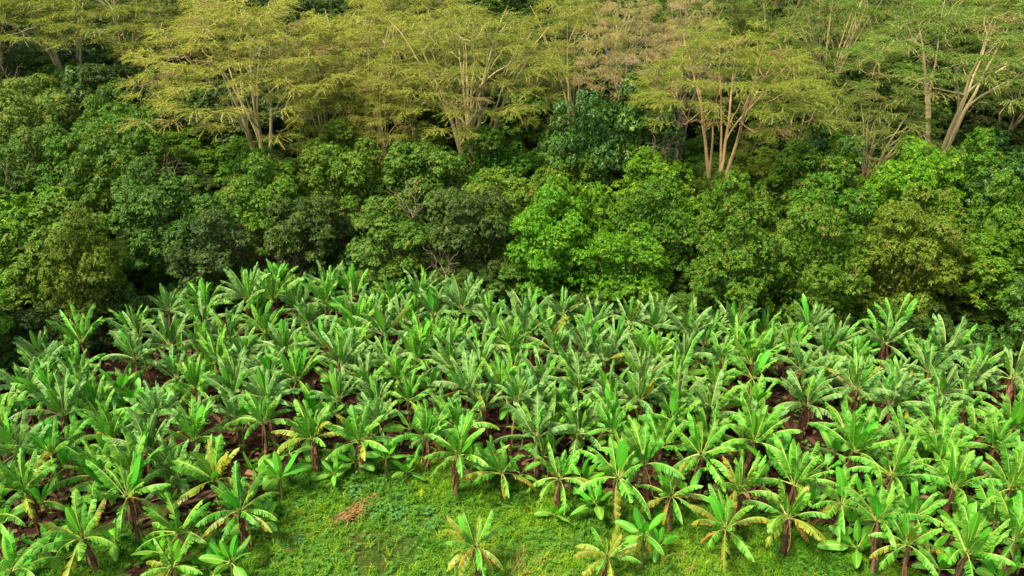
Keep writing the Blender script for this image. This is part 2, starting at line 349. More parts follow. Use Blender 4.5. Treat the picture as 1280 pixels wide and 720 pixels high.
def build_litter():
    rng = np.random.RandomState(18); S = Quads()
    for k in range(9000):
        x = rng.uniform(-42, 42); y = rng.uniform(17, 50)
        if y > forest_y(x) + 1 or y < grass_y(x) - .5: continue
        th = rng.rand() * 6.28; L_ = rng.uniform(.25, 1.1); wd = rng.uniform(.04, .13)
        d = np.array([math.cos(th), math.sin(th), rng.normal(0, .1)]); s = np.array([-d[1], d[0], rng.normal(0, .35)]) * wd
        c = np.array([x, y, gz(x, y) + .03 + .05 * rng.rand()]); m_ = c + d * L_ * .5 + [0, 0, .05 + .08 * rng.rand()]; e = c + d * L_
        S.add([[c - s, c + s, m_ + s, m_ - s], [m_ - s, m_ + s, e + s * .3, e - s * .3]], var=rng.rand())
    mat = leafy('dry litter', [(0, (.03, .014, .008)), (.6, (.08, .038, .018)), (1, (.24, .13, .06))], .1, .9, .1, 0, 0)
    o = bpy.data.objects.new('leaf_litter', S.mesh('leaf_litter', [mat])); link(o)
    o['kind'] = 'stuff'; o['label'] = 'brown dry leaf litter on the red soil between banana plants'; o['category'] = 'leaf litter'
def build_straw():
    rng = np.random.RandomState(28)
    for (px, py, L0, n, name, lab) in [(440, 643, 1.3, 420, 'straw_heap', 'orange brown heap of dry straw lying on the grass'),]:
        gx, gy = ground_at(px, py); S = Quads()
        for k in range(n):
            t = rng.rand() - .5
            c = np.array([t * L0 * 1.3 + rng.normal(0, .12 + .12 * (k % 3 == 0)), t * L0 * 1.3 + rng.normal(0, .14 + .2 * (k % 4 == 0)), .03 + .16 * rng.rand() * (1 - abs(t))])
            th = .8 + rng.normal(0, .5); d = np.array([math.cos(th), math.sin(th), rng.normal(0, .25)]) * rng.uniform(.15, .4); s = np.array([-d[1], d[0], .02]) * .07
            S.add([c - s, c + s, c + d + s * .5, c + d - s * .5], var=rng.rand())
        mat = leafy('straw', [(0, (.14, .07, .02)), (.6, (.30, .16, .05)), (1, (.45, .27, .10))], .15, .9, .1, 0, 0)
        o = bpy.data.objects.new(name, S.mesh(name, [mat])); link(o); o.location = (gx, gy, gz(gx, gy))
        o['label'] = lab; o['category'] = 'straw heap'; o['kind'] = 'stuff'
    # little yellow flowering weed
    gx, gy = ground_at(527, 628); root = bpy.data.objects.new('flowering_weed', None); link(root); root.location = (gx, gy, gz(gx, gy))
    root['label'] = 'small weed with a bright yellow flower spike standing in the grass'; root['category'] = 'flowering weed'
    S = Quads(); S.add(tube_quads([(0, 0, 0), (.03, 0, .3), (.02, .02, .6)], [.012, .01, .006], 4), var=.3)
    for k in range(5): S.add(rosette(rng, np.array([.02, 0, .08 + .07 * k]), 5, .16, .035), var=.4)
    o = bpy.data.objects.new('stem', S.mesh('stem', [leafy('flower stem', [(0, (.06, .2, .02)), (1, (.12, .3, .03))], .2, .6, .2, 0, 0)])); link(o, root)
    S = Quads()
    for k in range(22): S.add(rosette(rng, np.array([rng.normal(.02, .035), rng.normal(.01, .035), .35 + .035 * k * .55 + .1 * rng.rand()]), 5, .05, .018), var=rng.rand())
    o = bpy.data.objects.new('flower', S.mesh('flower', [leafy('flower', [(0, (.6, .45, .01)), (1, (.75, .6, .03))], .2, .6, .2, 0, 0)])); link(o, root)
def build_fallen():
    for i, (px, py, L_, az, lab) in enumerate([(212, 638, 2.4, .45, 'fallen pale banana stem lying on dark soil behind the shaggy trunks'), (1150, 625, 1.8, -.3, 'broken dry banana stem lying among litter under the long side leaf'), (885, 575, 2.0, .1, 'dry fallen stem on the bare soil left of the fresh sucker')]):
        rg = np.random.RandomState(50 + i); gx, gy = ground_at(px, py); S = Quads()
        z = np.linspace(0, L_, 9); S.add(tube_quads(np.stack([z, .06 * np.sin(z * 2), .09 + .02 * np.cos(z * 3)], 1), np.interp(z, [0, L_], [.11, .06]), 9))
        for k in range(14):
            z0 = rg.uniform(0, L_); a = rg.uniform(-1.2, 1.2); b0 = np.array([z0, .1 * math.sin(a), .1 + .1 * math.cos(a)]); d = np.array([rg.uniform(.2, .5), rg.normal(0, .2), -.05]); w_ = np.array([-.2, .9, .1]) * .05
            S.add([b0 - w_, b0 + w_, b0 + d + w_ * .5, b0 + d - w_ * .5], var=rg.rand(), mi=1)
        o = bpy.data.objects.new('fallen_stem', S.mesh('fallen_stem', [M['fallen'], M['sheath']])); link(o); o.location = (gx, gy, gz(gx, gy)); o.rotation_euler.z = az
        o['label'] = lab; o['category'] = 'fallen stem'; o['group'] = 'fallen stems on the soil'
build_grass(); build_weeds(); build_litter(); build_straw(); build_fallen()

# ---------------------------------------------------------------- banana leaves
def banana_leaf(seed, bend, p, W, torn, fold, droop=.3, L=2.0, petiole=.14, twist=0.0, pow_w=.55):
    """midrib leaves the origin along +X and bends down; blade halves hang to both sides, split into strips"""
    rng = np.random.RandomState(seed); S = Quads()
    n = 60; s = np.linspace(0, 1, n + 1)
    e = -rad(bend) * s ** p; ds = L / n
    sideways = rng.normal(0, .22) * s ** 2 + twist * s
    dirs = np.stack([np.cos(e) * np.cos(sideways), np.cos(e) * np.sin(sideways), np.sin(e)], 1)
    P = np.concatenate([[[0, 0, 0]], np.cumsum(dirs[:-1] * ds, 0)])
    Yv = unit(np.cross(np.tile([0, 0, 1.0], (n + 1, 1)) + dirs * 1e-3, dirs)); Yv[0] = Yv[1]
    # keep the side vector steady past the vertical
    for i in range(1, n + 1):
        if Yv[i] @ Yv[i - 1] < 0: Yv[i] *= -1
    Nv = unit(np.cross(dirs, Yv))
    roll = rng.normal(0, .15) + rng.normal(0, .5) * s
    Y2 = Yv * np.cos(roll)[:, None] + Nv * np.sin(roll)[:, None]; N2 = -Yv * np.sin(roll)[:, None] + Nv * np.cos(roll)[:, None]
    Yv, Nv = Y2, N2
    def at(sv):
        i = min(max(sv, 0), 1) * n; k = min(int(i), n - 1); f = i - k
        return P[k] * (1 - f) + P[k + 1] * f, dirs[k], Yv[k], Nv[k]
    def width(sv):
        u = (sv - petiole) / (1 - petiole)
        if u <= 0 or u >= 1: return 0.004
        return W * .5 * (min(u / .22, 1) ** pow_w) * (max(1 - ((u - .25) / .76) ** 3.2, 0) if u > .25 else 1) ** .6
    for side in (-1, 1):
        cur = petiole; f0 = fold + rng.normal(0, 4)
        fprev = f0
        while cur < .995:
            step = (.012 + .075 * rng.rand() ** 2.2) if torn else .05
            nxt = min(cur + step, 1.0)
            if torn: fcur = f0 + rng.normal(0, 11); sweep = .03 + .05 * rng.rand(); shorten = 1 - .22 * rng.rand() ** 2; gap = .04 + .28 * rng.rand() ** 1.5
            else: fcur = f0 + 3 * math.sin(cur * 9 + seed); sweep = .035; shorten = 1; gap = 0
            if torn and rng.rand() < .45: fcur = fprev + rng.normal(0, 3); gap = 0.0
            a, d1, y1, n1 = at(cur); b, d2, y2, n2 = at(nxt)
            w1, w2 = width(cur) * shorten, width(nxt) * shorten
            fr = rad(fcur); fr2 = rad(fcur + 60 * droop)
            def pt(base, d, y, nn, w_, t_):
                v = y * side
                q1 = base + (v * math.cos(fr) - nn * math.sin(fr)) * w_ * min(t_, .5) + d * sweep * L * t_
                if t_ > .5: q1 = q1 + (v * math.cos(fr2) - nn * math.sin(fr2)) * w_ * (t_ - .5)
                return q1
            g = (b - a) * gap * .5
            i0, i1 = a, b
            m0, m1 = pt(a, d1, y1, n1, w1, .5) + g * .3, pt(b, d2, y2, n2, w2, .5) - g * .3
            o0, o1 = pt(a, d1, y1, n1, w1, 1.) + g, pt(b, d2, y2, n2, w2, 1.) - g
            v_ = float(np.clip(.5 + rng.normal(0, .22), 0, 1)) if torn else .5 + .1 * rng.rand()
            U = lambda t_: .5 + .5 * side * t_
            qs = [[i0, i1, m1, m0], [m0, m1, o1, o0]]; us = [[(U(0.0), cur), (U(0.0), nxt), (U(.5), nxt), (U(.5), cur)], [(U(.5), cur), (U(.5), nxt), (U(1), nxt), (U(1), cur)]]
            if side < 0: qs = [q[::-1] for q in qs]; us = [u[::-1] for u in us]
            S.add(qs, us, v_)
            cur = nxt; fprev = fcur
    idx = np.linspace(0, n, 15).astype(int)
    rr = np.interp(s[idx], [0, petiole, .5, 1], [.036, .026, .013, .004])
    tq = tube_quads(P[idx] + Nv[idx] * .006, rr, 4)
    S.add(tq, np.full((len(tq), 4, 2), .5), .7)
    return S

LEAF = {}
def reg(kind, mats, **kw):
    for mt in mats:
        pass
specs = {
    'upright': [(11, 14, 1.6, .50), (12, 26, 1.8, .54), (13, 36, 2.2, .50), (14, 20, 2.0, .58), (15, 48, 2.4, .5)],
    'arching': [(21, 55, 1.5, .52), (22, 72, 1.6, .56), (23, 62, 1.3, .52), (24, 85, 1.7, .50), (25, 75, 1.3, .58), (26, 66, 2.0, .54)],
    'hanging': [(31, 55, .8, .50), (32, 70, .9, .52), (33, 62, 1.1, .48), (34, 48, .7, .54)],
}
LIB = {}
for kind, lst in specs.items():
    for col in ('ban_old', 'ban_mid', 'ban_yel', 'ban_gold'):
        if kind == 'upright' and col in ('ban_gold',): continue
        LIB[(kind, col)] = []
        for (sd_, bend, p_, W_) in lst:
            fold = {'upright': 28, 'arching': 34, 'hanging': 38}[kind]
            S = banana_leaf(sd_, bend, p_, W_ * 1.14, True, fold + (sd_ % 3) * 5, .35)
            LIB[(kind, col)].append(S.mesh('leaf', [M[col]]))
LIB[('whole', 'ban_new')] = [banana_leaf(41 + i, b, 2.0, W_, False, f_, .15).mesh('new_leaf', [M['ban_new']]) for i, (b, W_, f_) in enumerate([(10, .62, 8), (22, .66, 14), (35, .62, 4), (16, .56, 22)])]
LIB[('whole', 'ban_mid')] = [banana_leaf(51 + i, b, 1.6, W_, False, f_, .25).mesh('leaf', [M['ban_mid']]) for i, (b, W_, f_) in enumerate([(55, .66, 14), (70, .70, 20), (40, .62, 10)])]
LIB[('dead', 'ban_dead')] = [banana_leaf(61 + i, b, .6, .34, True, 62, .3).mesh('dead_leaf', [M['ban_dead']]) for i, b in enumerate([25, 40, 15, 30])]
def spindle():
    S = Quads(); z = np.linspace(0, 1, 9)
    tq = tube_quads(np.stack([.03 * np.sin(z * 3), .02 * z, z * 1.15], 1), np.array([.035, .042, .05, .055, .052, .045, .035, .02, .004]), 7)
    S.add(tq, np.full((len(tq), 4, 2), .8), .6); return S.mesh('furled_leaf', [M['ban_new']])
LIB['spindle'] = [spindle()]
def pseudostem(seed, green):
    rng = np.random.RandomState(seed); S = Quads()
    z = np.linspace(-.06, 1.0, 9); jit = np.cumsum(rng.normal(0, .006, (9, 2)), 0)
    pts = np.stack([jit[:, 0], jit[:, 1], z], 1)
    S.add(tube_quads(pts, np.interp(z, [-.06, .1, 1], [.105, .09, .055]) * (1 + .04 * rng.normal(size=9)), 10), var=.5)
    if not green:
        for k in range(26):                      # dry sheaths peeling off the stem
            th = rng.rand() * 6.28; z0 = rng.uniform(.3, 1.0); L_ = rng.uniform(.15, .5); r0 = np.interp(z0, [0, 1], [.10, .06])
            d = np.array([math.cos(th), math.sin(th), 0]); s_ = np.array([-d[1], d[0], 0]) * rng.uniform(.025, .07)
            a = d * r0 + [0, 0, z0]; b = d * (r0 + .05 + .08 * rng.rand()) + [0, 0, z0 - L_ * .5]; c = d * (r0 + .02 + .12 * rng.rand()) + [0, 0, z0 - L_]
            c[2] = max(c[2], .01)
            S.add([[a - s_, a + s_, b + s_, b - s_], [b - s_, b + s_, c + s_ * .5, c - s_ * .5]], var=rng.rand(), mi=1)
    return S.mesh('pseudostem', [M['stem_green'] if green else M['stem'], M['sheath']])
LIB['stem'] = [pseudostem(71 + i, False) for i in range(4)]
LIB['stem_green'] = [pseudostem(81 + i, True) for i in range(2)]

PR = random.Random(77)
BAN = []
def banana(x, y, h, L, n, style, name='banana_plant', az0=None, yellow=0.0, gold=0, dead=2, new=1, furled=False, dry=0.0, wide=1.0):
    """h height of the stem, L leaf length, n leaves"""
    R_ = PR
    root = bpy.data.objects.new(name, None); link(root)
    root.location = (x, y, gz(x, y)); root.empty_display_size = .3
    root.rotation_euler = (R_.gauss(0, .08), R_.gauss(0, .08), R_.random() * 6.28)
    young = style == 'young'
    st = bpy.data.objects.new('pseudostem', R_.choice(LIB['stem_green' if young else 'stem'])); link(st, root)
    st.scale = (max(.35, L / 2) * (1.0), max(.35, L / 2), h); st.rotation_euler.z = R_.random() * 6.28
    top = h
    az = R_.random() * 6.28
    def leaf(kind, col, el, azi, sc, nm=None, z=None):
        me = R_.choice(LIB[(kind, col)])
        o = bpy.data.objects.new(nm or 'leaf', me); link(o, root)
        rr = .045 * L
        o.location = (math.cos(azi) * rr, math.sin(azi) * rr, top - .06 if z is None else z)
        o.rotation_euler = (R_.gauss(0, .18), -rad(el), azi)
        o.scale = (sc, sc * wide * R_.uniform(.9, 1.15), sc)
        return o
    s0 = L / 2
    for i in range(n):
        t = (i + R_.random() * .5) / n
        azi = az + i * 2.4 + R_.gauss(0, .25)
        if young:
            el = 74 - 62 * t + R_.gauss(0, 6)
            col = 'ban_new' if (t < .55 and el > 28) else 'ban_mid'
            leaf('whole', col, max(el, 5), azi, s0 * (.75 + .3 * t) * R_.uniform(.9, 1.1))
            continue
        el = (84 - 64 * t ** 1.35) + R_.gauss(0, 7)
        if style == 'open': el = 82 - 84 * t ** 1.15 + R_.gauss(0, 7)
        kind = 'upright' if el > 48 else ('arching' if el > 8 else 'hanging')
        pm = dry
        col = 'ban_mid' if (t < .35 or style in ('open', 'lush')) and R_.random() > pm else 'ban_old'
        if style == 'tall' and R_.random() < .75: col = 'ban_old'
        if t > .72 and R_.random() < yellow and kind != 'upright': col = 'ban_yel'
        elif R_.random() < yellow * .25 : col = 'ban_yel'
        leaf(kind, col, el, azi, s0 * R_.uniform(.85, 1.1) * (.85 if t < .12 else 1))
    for k in range(new):
        leaf('whole', 'ban_new', R_.uniform(68, 88), az + 1.2 + k * 2.1, s0 * R_.uniform(.7, .95), 'new_leaf', top)
    for k in range(gold):
        leaf('hanging', 'ban_gold', R_.uniform(-45, -10), az + 2 + k * 2.6, s0 * R_.uniform(.65, .85), 'yellow_leaf', top - .08)
    for k in range(dead):
        leaf('dead', 'ban_dead', R_.uniform(-80, -52), az + .6 + k * 2.2 + R_.gauss(0, .3), s0 * R_.uniform(.55, .85), 'dead_leaf', top - .05 - .25 * R_.random())
    if furled:
        o = bpy.data.objects.new('furled_leaf', LIB['spindle'][0]); link(o, root); o.location = (0, 0, top - .05); o.scale = (s0, s0, s0 * 1.1)
        o.rotation_euler = (R_.gauss(0, .08), R_.gauss(0, .08), 0)
    BAN.append(dict(o=root, x=x, y=y, h=h, L=L, style=style, new=new, furled=furled, gold=gold, yellow=yellow, dead=dead))
    return root

def side_shoot(b):
    """a second, smaller stem out of the same root mat"""
    root = b['o']; R_ = PR; a = R_.random() * 6.28; r_ = R_.uniform(.35, .6); h = b['h'] * R_.uniform(.35, .65); L = R_.uniform(1.3, 1.7)
    st = bpy.data.objects.new('pseudostem', R_.choice(LIB['stem_green'])); link(st, root); st.location = (r_ * math.cos(a), r_ * math.sin(a), 0)
    st.scale = (L / 2, L / 2, h)
    az = R_.random() * 6.28
    for i in range(R_.randint(5, 7)):
        azi = az + 2.4 * i; el = 78 - 55 * i / 6 + R_.gauss(0, 6)
        col = 'ban_new' if i < 1 else ('ban_mid' if R_.random() < .6 else 'ban_old')
        o = bpy.data.objects.new('leaf', R_.choice(LIB[('whole', 'ban_new' if i < 1 else 'ban_mid')] if R_.random() < .4 or i < 1 else LIB[('upright' if el > 48 else 'arching', col)])); link(o, root)
        o.location = (r_ * math.cos(a) + .05 * math.cos(azi), r_ * math.sin(a) + .05 * math.sin(azi), h - .05); o.rotation_euler = (R_.gauss(0, .18), -rad(el), azi)
        sc = L / 2 * R_.uniform(.85, 1.1); o.scale = (sc, sc, sc)
# plants one can pick out along the open edge: (base px, base py, crown py, leaf length m, leaves, style, label, extras)
FRONT = [
 (121, 717, 668, 1.95, 10, 'open', 'banana plant with shaggy brown trunk standing in the grass near the bottom left corner', dict(yellow=.5, dead=3)),
 (235, 700, 664, 1.85, 9, 'open', 'banana plant with one low leaf reaching out over the grass, between two shaggy neighbours', dict(yellow=.2, dead=2, new=0, furled=True)),
 (308, 686, 640, 2.0, 11, 'open', 'banana plant leaning over the left end of the grass clearing above bright suckers', dict(yellow=.4, dead=3)),
 (291, 728, 700, 1.45, 7, 'young', 'fresh green banana sucker with broad whole leaves at the clearing left corner', dict(dead=0, new=1, gold=1)),
 (225, 740, 708, 1.5, 8, 'open', 'small banana plant with yellowing leaves at the bottom edge below its taller neighbours', dict(yellow=.9, gold=2, dead=2)),
 (34, 760, 712, 1.8, 9, 'open', 'bright banana plant cut by the bottom edge in the lower left corner', dict(dead=1)),
 (54, 668, 612, 2.1, 10, 'lush', 'banana plant over bare red soil near the left edge of the picture', dict(dead=3, yellow=.3)),
 (175, 678, 618, 2.1, 10, 'open', 'banana plant with a yellow leaf hanging down to the soil, behind the shaggy trunk', dict(yellow=.7, gold=1, dead=2)),
 (284, 635, 587, 2.1, 11, 'lush', 'banana plant with orange dying leaf beside the fresh broad leaved young plant', dict(yellow=.5, gold=1)),
 (354, 627, 596, 1.6, 8, 'young', 'young banana plant with whole glossy leaves on the top left corner of the clearing', dict(dead=1, new=1)),
 (400, 596, 551, 2.0, 10, 'lush', 'banana plant with fringed leaves over the dark upper edge of the clearing', dict(yellow=.3)),
 (455, 592, 548, 2.0, 10, 'lush', 'banana plant with a drooping pale leaf left of the young upright plant', dict(yellow=.2)),
 (484, 600, 572, 1.45, 7, 'young', 'young banana plant with upright paddle leaf on the upper edge of the clearing', dict(dead=1, new=1)),
 (509, 603, 588, 1.05, 6, 'young', 'small banana sucker with few broad leaves beside the young upright plant', dict(dead=0, new=0)),
 (533, 588, 543, 2.0, 10, 'lush', 'banana plant with orange brown dead leaves wrapped round its trunk', dict(gold=1, dead=4)),
 (569, 618, 563, 1.95, 10, 'lush', 'banana plant with thick russet trunk and bright upright leaf by the clearing', dict(dead=4, new=2)),
 (610, 606, 580, 1.3, 6, 'open', 'stunted banana plant with orange leaf tip between two taller plants', dict(gold=1, dead=3, new=0, yellow=.4)),
 (634, 622, 587, 1.75, 9, 'open', 'banana plant with one gold edged hanging leaf and slim brown trunk', dict(yellow=.4, gold=1, dead=1)),
 (695, 634, 601, 1.75, 9, 'open', 'banana plant drooping over a small sucker in the middle of the clearing edge', dict(yellow=.2, dead=1)),
 (693, 652, 642, 1.0, 6, 'young', 'low banana sucker spreading on the grass under a drooping plant', dict(dead=0, new=0)),
 (771, 655, 598, 2.05, 11, 'open', 'wide banana plant with pale ribbed fronds and bare dark trunk over the grass', dict(dead=2, yellow=.1)),
 (812, 645, 580, 2.05, 9, 'lush', 'banana plant with fringed upright leaves just behind the wide pale one', dict(dead=1)),
 (836, 665, 622, 1.6, 8, 'open', 'banana plant with orange dying leaf standing behind the two stemmed young plant', dict(gold=2, dead=3, yellow=.4)),
 (600, 726, 684, 1.6, 13, 'open', 'lone banana plant with yellow tipped leaves standing in the open grass', dict(yellow=1.0, gold=2, dead=6, new=1)),
 (752, 732, 697, 1.5, 12, 'open', 'lone straw coloured banana plant with dried upright leaves in the grass', dict(yellow=2.4, gold=3, dead=5, new=0)),
 (802, 712, 668, 1.35, 8, 'young', 'young banana plant with round tipped whole leaves beside the straw coloured one', dict(dead=2, gold=1)),
 (904, 700, 656, 1.85, 9, 'open', 'low spreading banana plant with gold hanging leaves on the right of the grass', dict(yellow=.7, gold=2, dead=1)),
 (979, 698, 653, 1.95, 10, 'open', 'spreading banana plant with one folded orange leaf hanging over the grass', dict(yellow=.4, gold=2, dead=1)),
 (918, 664, 614, 2.0, 9, 'lush', 'banana plant right behind the low spreading one, with a golden torn leaf', dict(gold=1, yellow=.4)),
 (982, 662, 608, 2.1, 10, 'lush', 'bushy banana plant with bright fringed leaves behind the folded orange leaf', dict(dead=1, new=1)),
 (1040, 672, 628, 1.75, 8, 'open', 'banana plant with one broad leaf hanging straight down and brown curled leaf', dict(dead=2, gold=1)),
 (1001, 548, 506, 2.1, 12, 'tall', 'banana plant with exposed dark trunk under a full fringed crown', dict(dead=3)),
 (925, 600, 545, 2.1, 9, 'lush', 'banana plant with pale spread leaves left of a fresh green sucker', dict(dead=2)),
 (954, 612, 574, 1.7, 8, 'young', 'fresh banana sucker with long glossy leaf above the dark bare soil', dict(dead=0, new=1)),
 (1045, 615, 560, 2.15, 10, 'lush', 'bright banana plant with very broad upright leaves and a yellow leaf beneath', dict(dead=2, gold=1, new=3)),
 (1105, 650, 592, 2.15, 10, 'open', 'banana plant with long side leaf over brown withered litter', dict(dead=3, yellow=.3)),
 (1090, 722, 655, 1.9, 9, 'lush', 'banana plant with bare brown trunk at the right end of the grass', dict(dead=2, new=2)),
 (1129, 740, 682, 1.7, 9, 'open', 'bright yellow green banana plant by the bottom edge, right of the bare trunk', dict(yellow=.4, new=2, dead=1)),
 (1185, 745, 690, 1.9, 9, 'lush', 'banana plant at the bottom edge with a broad upright new leaf', dict(new=2)),
 (1247, 735, 675, 2.0, 10, 'lush', 'banana plant with a wide pale leaf in the lower right corner', dict(new=1)),
 (30, 615, 560, 2.1, 10, 'tall', 'tall fringed banana plant at the left edge, behind the plant over bare soil', {}), (7, 690, 640, 2.0, 9, 'lush', 'banana plant cut by the left edge just above the lower left corner', {}),
]
for (bx, by, cy_, L_, n_, st_, lab, kw) in FRONT:
    gx, gy = ground_at(bx, by)
    h = max(.35, height_for(gy, cy_) - gz(gx, gy))
    b = banana(gx, gy, h, L_ * (.95 if st_ == 'young' else 1.0), n_ + (1 if st_ == 'young' else 5), st_, wide=.94, **kw); BAN[-1]['label'] = lab; BAN[-1]['front'] = True
# suckers growing at the feet of the front plants
SUCK = [(150, 690), (205, 705), (70, 705), (20, 735), (262, 715), (330, 668), (95, 668), (130, 640), (215, 640), (262, 608), (420, 603), (445, 590), (652, 604), (725, 610), (745, 645), (822, 690), (860, 625),
        (884, 600), (1010, 640), (1060, 668), (1070, 700), (1135, 660), (1160, 700), (1215, 712), (1262, 690), (1180, 640), (1240, 640), (1110, 620), (980, 590), (60, 640), (5, 660), (590, 590), (365, 585), (320, 600), (1122, 642), (1150, 668), (1190, 672), (1228, 708), (1272, 716), (1200, 612), (1262, 604), (1142, 602), (1076, 628), (1100, 684), (1170, 728), (1243, 735), (1030, 606), (1290, 660)]
for (bx, by) in SUCK:
    gx, gy = ground_at(bx, by)
    banana(gx, gy, PR.uniform(.35, 1.0), PR.uniform(1.0, 1.5), PR.randint(5, 8), 'young', new=PR.choice([0, 1]), dead=PR.choice([0, 0, 1])); BAN[-1]['front'] = False; BAN[-1]['sucker'] = True
# the rest of the field stands in loose rows that follow the forest edge
nrow = 0
for k in range(18):
    x = -46.0 + PR.random()
    while x < 46:
        x += PR.uniform(1.62, 2.1) + (abs(x) > 34) * .6
        y = forest_y(x) - 1.0 - k * 1.82 + PR.gauss(0, .32)
        if y < grass_y(x) + 1.0: continue
        px, py, _ = proj(x, y, 2.5)
        if px < -110 or px > 1390 or py > 800: continue
        if any((b['x'] - x) ** 2 + (b['y'] - y) ** 2 < 1.5 ** 2 for b in BAN if b.get('front')): continue
        if any((b['x'] - x) ** 2 + (b['y'] - y) ** 2 < (.7 if b.get('sucker') else 1.25) ** 2 for b in BAN): continue
        bpx, bpy_, _ = proj(x, y, 0)
        if 0 < bpx < 1280 and PR.random() < .045: continue
        back = min(1, max(0, (y - 27) / 14))
        if PR.random() < .07:
            banana(x, y, PR.uniform(.9, 1.5), PR.uniform(1.4, 1.8), PR.randint(6, 8), 'young', new=1, dead=0)
        else:
            h = PR.triangular(1.1, 3.0, 1.8) + .3 * back
            banana(x, y, h, PR.uniform(1.5, 2.25) + .1 * back, PR.randint(12, 17), PR.choice(['tall', 'tall', 'lush']) if PR.random() < back * 1.6 else PR.choice(['lush', 'open', 'lush']),
                   new=PR.choice([0, 0, 1, 1, 2]), dead=PR.choice([0, 1, 2, 3]), yellow=PR.choice([0, 0, 0, .15]), gold=1 if PR.random() < .03 else 0, furled=PR.random() < .25, wide=.92 - .22 * back)
        if PR.random() < .7: side_shoot(BAN[-1])
        BAN[-1]['row'] = k; BAN[-1]['px'] = px; BAN[-1]['py'] = py
print('bananas', len(BAN), sum(0 < proj(b['x'], b['y'], 2)[0] < 1280 and proj(b['x'], b['y'], 3)[1] < 720 for b in BAN))

# ---------------------------------------------------------------- broadleaf trees
def broad_crown(seed, R, z0, z1, leafL=.30, leafW=.05, dens=1.0, lob=(.95, 1.6), flat=.75):
    """cauliflower crown of leafy lobes between heights z0 and z1"""
    rng = np.random.RandomState(seed); S = Quads()
    zc = z0 + (z1 - z0) * .48; hz = (z1 - z0) * .5; leafL *= .62; leafW *= .74; dens *= 2.1
    big = []; tries = 0
    while tries < 2500:
        tries += 1
        u = rng.normal(size=3); u /= np.linalg.norm(u)
        if u[2] < -.8: continue
        r_ = rng.uniform(1.0, 1.75) * R / 3.3
        sh = rng.uniform(.84, 1.03)
        c = np.array([u[0] * (R - r_ * .7) * sh, u[1] * (R - r_ * .7) * sh, zc + u[2] * (hz - r_ * .6) * sh])
        if all(np.linalg.norm((c - c2) * [1, 1, 1.1]) > .80 * (r_ + r2) for c2, r2 in big): big.append((c, r_))
    lobes = []
    for c, r_ in big:
        out = unit((c - [0, 0, zc]) * [1, 1, .8]); sub = []
        for t_ in range(160):
            u = unit(rng.normal(size=3))
            if u @ out < -.2 or u[2] < -.45: continue
            q = rng.uniform(.32, .55) * r_ ; c2 = c + u * (r_ - q * .75) * [1, 1, .85]
            if all(np.linalg.norm(c2 - c3) > .62 * (q + q3) for c3, q3 in sub): sub.append((c2, q))
        lobes += sub
    for c, r_ in lobes:
        n = int(9 * dens * 4 * math.pi * r_ * r_ * .55) + 3
        p = unit(rng.normal(size=(n * 2, 3)))
        out = unit((c - [0, 0, zc]) * [1, 1, .7])
        p = p[(p @ out > -.2) & (p[:, 2] > -.4)][:n]
        n = len(p)
        rr = r_ * rng.uniform(.72, 1.06, n) * (1 + .12 * np.sin(p[:, 0] * 6 + seed) * np.cos(p[:, 1] * 5))
        pos = c + p * rr[:, None] * [1, 1, flat]
        nrm = unit(p * .6 + np.array([0, 0, .75]) + rng.normal(0, .25, (n, 3)))
        lobe_v = rng.uniform(-.1, .1); ros_v = np.clip(.50 + lobe_v + rng.normal(0, .19, n), 0, .93)
        fl = rng.rand(n) < .02 + .12 * (rng.rand() < .2); ros_v[fl] = 1.0
        K = 7
        t1 = unit(np.cross(nrm, [0.31, .2, .93])); t2 = np.cross(nrm, t1)
        th = rng.rand(n)[:, None] * 6.28 + np.arange(K)[None] * 2.4 + rng.normal(0, .25, (n, K))
        el = rng.uniform(-.25, .55, (n, K))
        d = (t1[:, None] * np.cos(th)[..., None] + t2[:, None] * np.sin(th)[..., None]) * np.cos(el)[..., None] + nrm[:, None] * np.sin(el)[..., None]
        l = leafL * rng.uniform(.6, 1.15, (n, K, 1))
        sd_ = unit(np.cross(d, nrm[:, None] + rng.normal(0, .3, (n, K, 3)))) * leafW * rng.uniform(.8, 1.25, (n, K, 1))
        b = pos[:, None] + d * l * .08
        m_ = pos[:, None] + d * l * .5
        e = pos[:, None] + d * l - np.array([0, 0, 1]) * l * .25
        q = np.stack([b, m_ + sd_, e, m_ - sd_], 2).reshape(-1, 4, 3)
        S.add(q, var=np.repeat(ros_v, K))
    # sparse inner foliage, toned darker to paint shade into the crown's gaps
    n = int(2200 * dens); p = unit(rng.normal(size=(n, 3))) * rng.uniform(.35, .8, (n, 1))
    pos = p * [R, R, hz] + [0, 0, zc]; d = unit(rng.normal(size=(n, 3))); s_ = unit(np.cross(d, rng.normal(size=(n, 3)))) * .06
    S.add(np.stack([pos, pos + d * .15 + s_, pos + d * .3, pos + d * .15 - s_], 1), var=.2)
    return S, lobes
def broad_trunk(seed, R, z0, z1, lobes, bare=0):
    rng = np.random.RandomState(seed + 5); S = Quads()
    zt = z0 + (z1 - z0) * .25
    S.add(tube_quads([(0, 0, -.15), (.05, .02, .3), (.1, .05, zt * .6), (.12, .0, zt)], [.34, .25, .21, .19], 9))
    top = np.array([.12, 0, zt])
    for c, r_ in lobes[::7]:
        mid = top + (c - top) * .45 + np.array([0, 0, -.25 * np.linalg.norm((c - top)[:2])]) + rng.normal(0, .12, 3)
        t = np.linspace(0, 1, 6)[:, None]
        pts = top * (1 - t) ** 2 + 2 * mid * t * (1 - t) + (c + [0, 0, .2]) * t ** 2 + rng.normal(0, .05, (6, 3))
        S.add(tube_quads(pts, np.linspace(.11, .025, 6), 5))
    return S
BL = []                                         # (crown quads, trunk quads, R, H)
